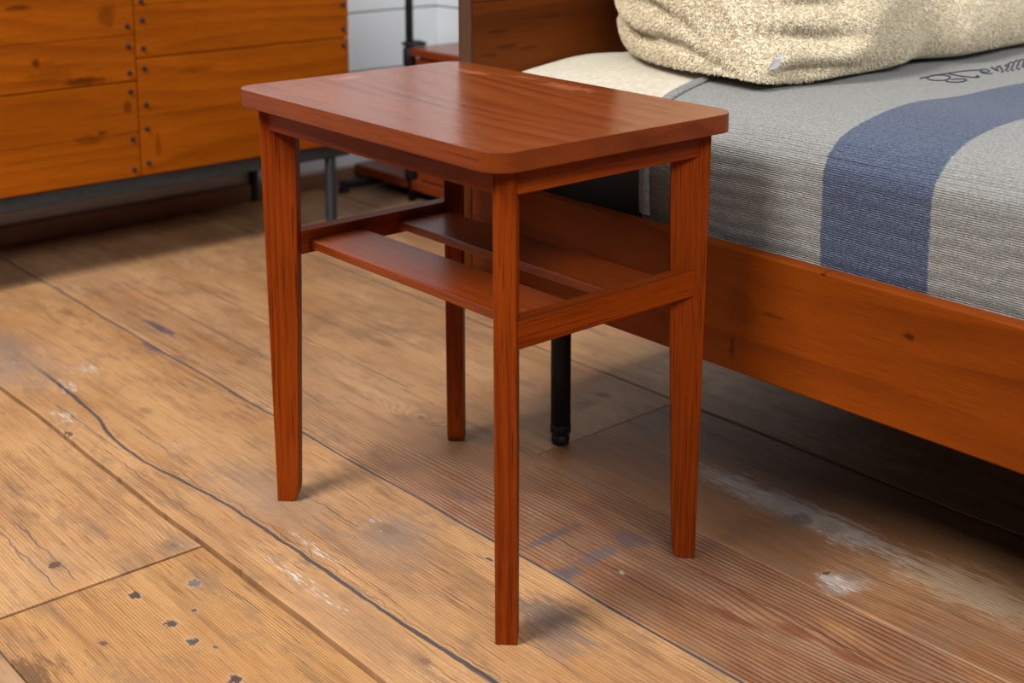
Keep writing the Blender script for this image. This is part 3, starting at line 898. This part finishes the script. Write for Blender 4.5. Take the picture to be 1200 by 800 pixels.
# ---- stitched lettering on the blanket top: drawn strokes in (x, y) on the blanket
PXS = np.array([p.x for p in bp]); 
top_pts = sorted([(p.x, p.y) for p in bp if p.y > 0.505])
def top_z(x, y):
    xs_ = [a for a, _ in top_pts]; zs_ = [b for _, b in top_pts]
    z = float(np.interp(x, xs_, zs_))
    return blanket_fn(x, y, z)[2]
STROKES = []
STROKES = [
    [(0.5832, -0.2356), (0.5912, -0.2335), (0.6025, -0.2324), (0.607, -0.2334), (0.6181, -0.2297), (0.6247, -0.2275)],
    [(0.6095, -0.2305), (0.5969, -0.2375), (0.5887, -0.2451), (0.5846, -0.2523), (0.5861, -0.2589), (0.592, -0.2642), (0.6021, -0.2647), (0.616, -0.2602), (0.6286, -0.2533), (0.6351, -0.2465), (0.6366, -0.2394), (0.6334, -0.2337), (0.6267, -0.2301), (0.617, -0.2313)],
    [(0.6102, -0.2627), (0.5985, -0.2655), (0.5891, -0.272), (0.5865, -0.2789), (0.5913, -0.2856), (0.601, -0.2893), (0.613, -0.2869), (0.623, -0.2808), (0.6235, -0.2756), (0.6153, -0.2708), (0.608, -0.2678)],
    [(0.623, -0.2286), (0.6345, -0.2298), (0.6476, -0.231), (0.6587, -0.2318), (0.6738, -0.2318), (0.6893, -0.2317), (0.7033, -0.2325), (0.7157, -0.2344), (0.7268, -0.2363), (0.7289, -0.2405)],
    [(0.657, -0.2329), (0.6502, -0.2433), (0.6455, -0.2538), (0.6437, -0.264), (0.6445, -0.2726), (0.6459, -0.2793), (0.6568, -0.2802), (0.6671, -0.2719), (0.6584, -0.2745), (0.6508, -0.2805), (0.6597, -0.2778)],
    [(0.7245, -0.2392), (0.7398, -0.2348), (0.7468, -0.2369), (0.7422, -0.2443), (0.7309, -0.252), (0.7197, -0.256), (0.7151, -0.2533), (0.7192, -0.247), (0.7272, -0.2415), (0.7164, -0.2471), (0.7057, -0.255), (0.7001, -0.2622), (0.7015, -0.2682), (0.7119, -0.2674)],
    [(0.7723, -0.2306), (0.7656, -0.2377), (0.7548, -0.2474), (0.7474, -0.256)],
    [(0.7754, -0.2294), (0.768, -0.2372), (0.757, -0.2467)],
    [(0.7474, -0.256), (0.77, -0.2413), (0.7829, -0.2331), (0.7948, -0.2302), (0.7874, -0.2368), (0.7666, -0.2511), (0.7476, -0.2635), (0.74, -0.2656)],
    [(0.7959, -0.2311), (0.7793, -0.2428), (0.7609, -0.255)],
    [(0.8061, -0.2331), (0.7946, -0.2428), (0.8072, -0.2341), (0.8159, -0.2323), (0.8059, -0.2395), (0.7661, -0.2568), (0.7572, -0.2642), (0.7649, -0.2621)],
    [(0.8159, -0.2323), (0.8331, -0.2256), (0.8379, -0.2269), (0.8249, -0.2358), (0.7765, -0.2593), (0.7684, -0.2662), (0.7769, -0.2634)],
    [(0.8296, -0.2332), (0.8508, -0.2244), (0.8554, -0.2258), (0.8433, -0.2341), (0.796, -0.2568), (0.7842, -0.2658), (0.7954, -0.2626)],
    [(0.8471, -0.232), (0.8643, -0.2256), (0.8671, -0.228), (0.856, -0.2357), (0.8164, -0.2547), (0.8038, -0.2633), (0.8146, -0.2596)],
    [(0.8607, -0.2332), (0.8779, -0.2268), (0.8826, -0.2282), (0.8703, -0.2362), (0.8318, -0.2547), (0.8209, -0.2623), (0.8305, -0.2601), (0.8607, -0.2465), (0.8817, -0.2382)],
]
def add_strokes():
    cu = bpy.data.curves.new('stitched_lettering', 'CURVE')
    cu.dimensions = '3D'
    cu.bevel_depth = 0.0011
    cu.bevel_resolution = 1
    for st in STROKES:
        sp = cu.splines.new('POLY')
        pts = [(x, y) for x, y in st]
        sp.points.add(len(pts) - 1)
        for q, (x, y) in zip(sp.points, pts):
            q.co = (x, y, top_z(x, y) + 0.0006, 1)
    tmp = bpy.data.objects.new('tmp', cu)
    C.objects.link(tmp)
    dg = bpy.context.evaluated_depsgraph_get()
    me = bpy.data.meshes.new_from_object(tmp.evaluated_get(dg))
    me.name = 'stitched_lettering'
    bpy.data.objects.remove(tmp)
    me.materials.clear()
    link('stitched_lettering', me, plain('navy_thread', (0.025, 0.027, 0.05), 0.8), blanket)
if STROKES: add_strokes()

# ------------------------------------------------------------------ pillow
SEC = [(-0.165, 0.5445), (-0.182, 0.556), (-0.192, 0.577), (-0.188, 0.610), (-0.166, 0.658), (-0.124, 0.715), (-0.070, 0.768),
       (-0.005, 0.815), (0.060, 0.848), (0.130, 0.858), (0.190, 0.832), (0.232, 0.775), (0.248, 0.70), (0.248, 0.63), (0.238, 0.575),
       (0.205, 0.547), (0.14, 0.5425), (0.04, 0.5420), (-0.07, 0.5420), (-0.13, 0.5425)]
SECP = catmull(SEC + [SEC[0]], 12)[:-1]
NS = len(SECP)
PX0, PX1 = 0.338, 1.205
ANC = Vector((-0.140, 0.556))
pillow_rows = []
svals = [0.0, 0.006, 0.014, 0.025, 0.038, 0.053, 0.07, 0.088, 0.108, 0.13, 0.153, 0.178, 0.205, 0.235] + [0.265 + 0.03 * i for i in range(18)] + [0.80, 0.84, 0.875, 0.905, 0.93, 0.95, 0.968, 0.982, 0.992, 1.0]
def floor_z(x):
    return float(np.interp(x, [0.30, 0.345, 0.40, 0.47, 0.55, 0.7, 1.05, 1.16], [0.536, 0.5425, 0.5475, 0.5470, 0.5445, 0.5425, 0.541, 0.536]))
def cap(s):
    kl = (1 - max(0, 1 - s / 0.235) ** 2.2) ** 0.55
    kr = (1 - max(0, 1 - (1 - s) / 0.2) ** 2.2) ** 0.5
    return max(0.02, kl), max(0.02, kr)
V, Fc = [], []
for s in svals:
    kl, kr = cap(s)
    x = PX0 + (PX1 - PX0) * s
    for i, q in enumerate(SECP):
        p = ANC + (q - ANC) * kl
        p = Vector((0.06, 0.62)) + (p - Vector((0.06, 0.62))) * kr
        # front of the cushion sags unevenly
        fr = max(0.0, min(1.0, (0.05 - q.x) / 0.15)) * max(0, min(1, (0.80 - q.y) / 0.2))
        bulge = (0.012 * math.exp(-((x - 0.47) / 0.10) ** 2) - 0.030 * math.exp(-((x - 0.70) / 0.055) ** 2) + 0.005 * math.sin(x * 11)) * fr
        # horizontal creases gathered at the left end
        h = q.y
        fade = math.exp(-(max(0.0, s - 0.03) / 0.13) ** 2)
        cre = 0
        if q.y > 0.546:
            for zc, wd, am in ((0.575, 0.0085, 0.020), (0.618, 0.009, 0.022), (0.662, 0.011, 0.018), (0.72, 0.016, 0.016)):
                zz_ = zc + 0.10 * (p.x + 0.05) + 0.006 * math.sin(p.x * 30 + zc * 90)
                cre += am * math.exp(-((p.y - zz_) / wd) ** 2)
                cre -= am * 0.30 * math.exp(-((p.y - zz_ - wd * 2.2) / (wd * 1.4)) ** 2)
        cre *= fade * min(1, kl * 1.2)
        front = max(0.0, min(1.0, (0.0 - q.x) / 0.15))
        p = p + Vector((-bulge + cre * 0.8 * front, 0))
        xcre = cre * (1 - 0.6 * front)
        p.y += 0.010 * math.exp(-((x - 0.55) / 0.05) ** 2 - ((h - 0.64) / 0.03) ** 2)
        p.x -= 0.012 * math.exp(-((x - (0.50 + (h - 0.6) * 1.6)) / 0.05) ** 2) * fr
        xx = x + xcre
        ear = 0.7 * math.exp(-(((xx - 0.350) / 0.028) ** 2 + ((p.x + 0.155) / 0.035) ** 2 + ((p.y - 0.563) / 0.018) ** 2))
        xx -= 0.010 * ear; p.x -= 0.020 * ear; p.y -= 0.004 * ear
        # a broad soft ridge slants over the front above the tag
        rid = math.exp(-((p.y - (0.640 + 0.05 * math.sin((xx - 0.36) * 9))) / 0.018) ** 2) * max(0, min(1, (xx - 0.36) / 0.06)) * max(0, min(1, (0.66 - xx) / 0.08))
        p.x -= 0.012 * rid * fr
        V.append((xx, p.x, max(p.y, floor_z(xx))))
for j in range(len(svals) - 1):
    for i in range(NS):
        a, b = j * NS + i, j * NS + (i + 1) % NS
        Fc.append((a, a + NS, b + NS, b))
Fc.append(tuple(range(NS))); Fc.append(tuple(reversed([(len(svals) - 1) * NS + i for i in range(NS)])))
pil_me = mesh_from('pillow', V, Fc, True)
pillow = tag(link('pillow', pil_me, sherpa_mat), 'big beige sherpa fleece pillow with a small white tag, leaning on the headboard', 'pillow')
fur('pile', pil_me, 340000, 0.0040, 0.00065, sherpa_mat, pillow, 0.8, 0.33,
    sel=lambda c, nrm: ((c[:, 1] < 0.22) & (c[:, 2] < 0.80) & (nrm[:, 2] > -0.8)).astype(float) * np.where(c[:, 0] < 0.75, 1.6, 1.0), lean=(0.05, -0.25, -0.15))
# care tag: a folded slip of cloth standing out of the corner seam
from mathutils.bvhtree import BVHTree
_bv = BVHTree.FromPolygons([v.co for v in pil_me.vertices], [tuple(p.vertices) for p in pil_me.polygons])
_hit = _bv.find_nearest(Vector((0.325, -0.205, 0.578)))
TAGP = _hit[0] + (Vector((-0.5, -0.8, 0.1)) * 0.0035)
tv = [(0, 0, -0.002), (0.009, -0.006, -0.001), (0.013, -0.011, 0.012), (0.003, -0.006, 0.012), (0.016, -0.011, 0.020), (0.010, -0.009, 0.019)]
bm = bmesh.new()
bv = [bm.verts.new(v) for v in tv]
bm.faces.new((bv[0], bv[1], bv[2], bv[3])); bm.faces.new((bv[3], bv[2], bv[4], bv[5]))
r_ = bmesh.ops.solidify(bm, geom=bm.faces[:], thickness=0.0007)
link('care_tag', bm_mesh('care_tag', bm), tag_white, pillow, TAGP)

# ------------------------------------------------------------------ dresser
DY = 1.30
dr = tag(empty('dresser', (0.18, DY + 0.19, 0)), 'honey coloured plank-front dresser with bolted drawers on a black iron frame', 'dresser')
DO = Vector((0.18, DY + 0.19, 0))
def drbox(name, lo, hi, mat, bevel=0.0015, parent=None):
    par = parent or dr
    off = DO if parent is None else DO + parent.location
    return box(name, Vector(lo) - off, Vector(hi) - off, mat, par, bevel)
DL, DS, DRR = -0.335, 0.183, 0.696
drbox('carcass', (DL, DY + 0.0225, 0.197), (DRR, DY + 0.38, 0.700), dresser_x)
drbox('top_board', (DL - 0.006, DY - 0.004, 0.7005), (DRR + 0.006, DY + 0.382, 0.722), dresser_x)
bolt_prof = [(0.0001, -0.0036), (0.0032, -0.0034), (0.0046, -0.0022), (0.0050, 0.0), (0.0050, 0.003)]
def bolt(parent, x, z):
    off = DO + parent.location
    return lathe('bolt', bolt_prof, black_iron, parent, Vector((x, DY - 0.0012, z)) - off, 12, (math.radians(-90), 0, 0))
def drawer(x0, x1, planks, bolts_l, bolts_r):
    zb, zt = planks[0], planks[-1]
    g = 0.0012
    d = drbox('drawer', (x0 + g, DY + 0.0165, zb + g), (x1 - g, DY + 0.0222, zt - g), dresser_x, 0.0008)
    for a, b in zip(planks[:-1], planks[1:]):
        drbox('plank', (x0 + g, DY, a + (g if a == zb else 0.0003)), (x1 - g, DY + 0.0164, b - (g if b == zt else 0.0003)), dresser_x, 0.0012, d)
    for z in bolts_l: bolt(d, x0 + 0.016, z)
    for z in bolts_r: bolt(d, x1 - 0.016, z)
# heights read off the two columns
drawer(DS, DRR, [0.196, 0.318, 0.4375], [0.222, 0.293, 0.343, 0.417], [0.222, 0.293, 0.343, 0.4205])
drawer(DS, DRR, [0.4375, 0.545, 0.694], [0.458, 0.515, 0.553, 0.66], [0.4570, 0.512, 0.56, 0.66])
drawer(DL, DS, [0.196, 0.288, 0.3930], [0.213, 0.26, 0.31, 0.375], [0.213, 0.276, 0.373])
drawer(DL, DS, [0.3930, 0.487, 0.590], [0.411, 0.455, 0.51, 0.56], [0.4113, 0.465, 0.506, 0.57])
drawer(DL, DS, [0.590, 0.694], [0.61, 0.67], [0.61, 0.67])
# iron frame under it
drbox('frame_bar', (DL, DY + 0.006, 0.166), (DRR, DY + 0.030, 0.1955), grey_iron)
drbox('frame_bar', (DL, DY + 0.350, 0.166), (DRR, DY + 0.374, 0.1955), black_iron)
for sx in (DL, DRR - 0.024):
    drbox('frame_bar', (sx, DY + 0.0305, 0.166), (sx + 0.024, DY + 0.3495, 0.1955), black_iron)
drbox('leg_plate', (0.638, DY + 0.008, 0.160), (0.658, DY + 0.024, 0.1658), grey_iron)
for lx in (DL + 0.035, 0.648):
    for ly in (DY + 0.016, DY + 0.362):
        lathe('leg', [(0.0155, 0.0), (0.0155, 0.004), (0.0125, 0.005), (0.0125, 0.1655)], black_iron, dr, Vector((lx, ly, 0)) - DO, 20)

# ------------------------------------------------------------------ pipe framed cabinet in the corner
CX = 0.935
cb = tag(empty('pipe_framed_cabinet', (1.07, 1.30, 0)), 'low red-brown wooden cabinet on black iron pipe in the white corner', 'cabinet')
CO = Vector((1.07, 1.30, 0))
def cbbox(name, lo, hi, mat, bevel=0.002):
    return box(name, Vector(lo) - CO, Vector(hi) - CO, mat, cb, bevel)
cbbox('body', (CX + 0.012, 0.92, 0.056), (1.22, 1.375, 0.362), cabinet_y)
cbbox('door', (CX, 0.924, 0.060), (CX + 0.0118, 1.372, 0.358), cabinet_y)
cbbox('top_board', (CX - 0.008, 0.91, 0.3625), (1.225, 1.385, 0.384), cabinet_y)
cbbox('shelf_board', (CX - 0.002, 0.91, 0.030), (1.225, 1.640, 0.0555), cabinet_y)
lathe('pipe_post', [(0.0095, 0.0), (0.0095, 1.25)], black_iron, cb, Vector((CX + 0.004, 1.401, 0)) - CO, 20)
for z in (0.335, 0.056):
    lathe('pipe_fitting', [(0.0125, 0), (0.0165, 0.003), (0.0165, 0.045), (0.0125, 0.048)], black_iron, cb, Vector((CX + 0.004, 1.401, z)) - CO, 20)
lathe('flange', [(0.018, 0.0), (0.030, 0.002), (0.030, 0.008), (0.017, 0.012)], black_iron, cb, Vector((CX + 0.018, 1.401, 0.3845)) - CO, 20)
for fy_ in (0.93, 1.585):
    cbbox('base_pipe', (0.855, fy_ - 0.010, 0.008), (1.215, fy_ + 0.010, 0.028), black_iron, 0.006)
    lathe('foot', [(0.014, 0.0), (0.014, 0.006), (0.011, 0.008), (0.011, 0.03)], black_iron, cb, Vector((0.862, fy_, 0)) - CO, 16)
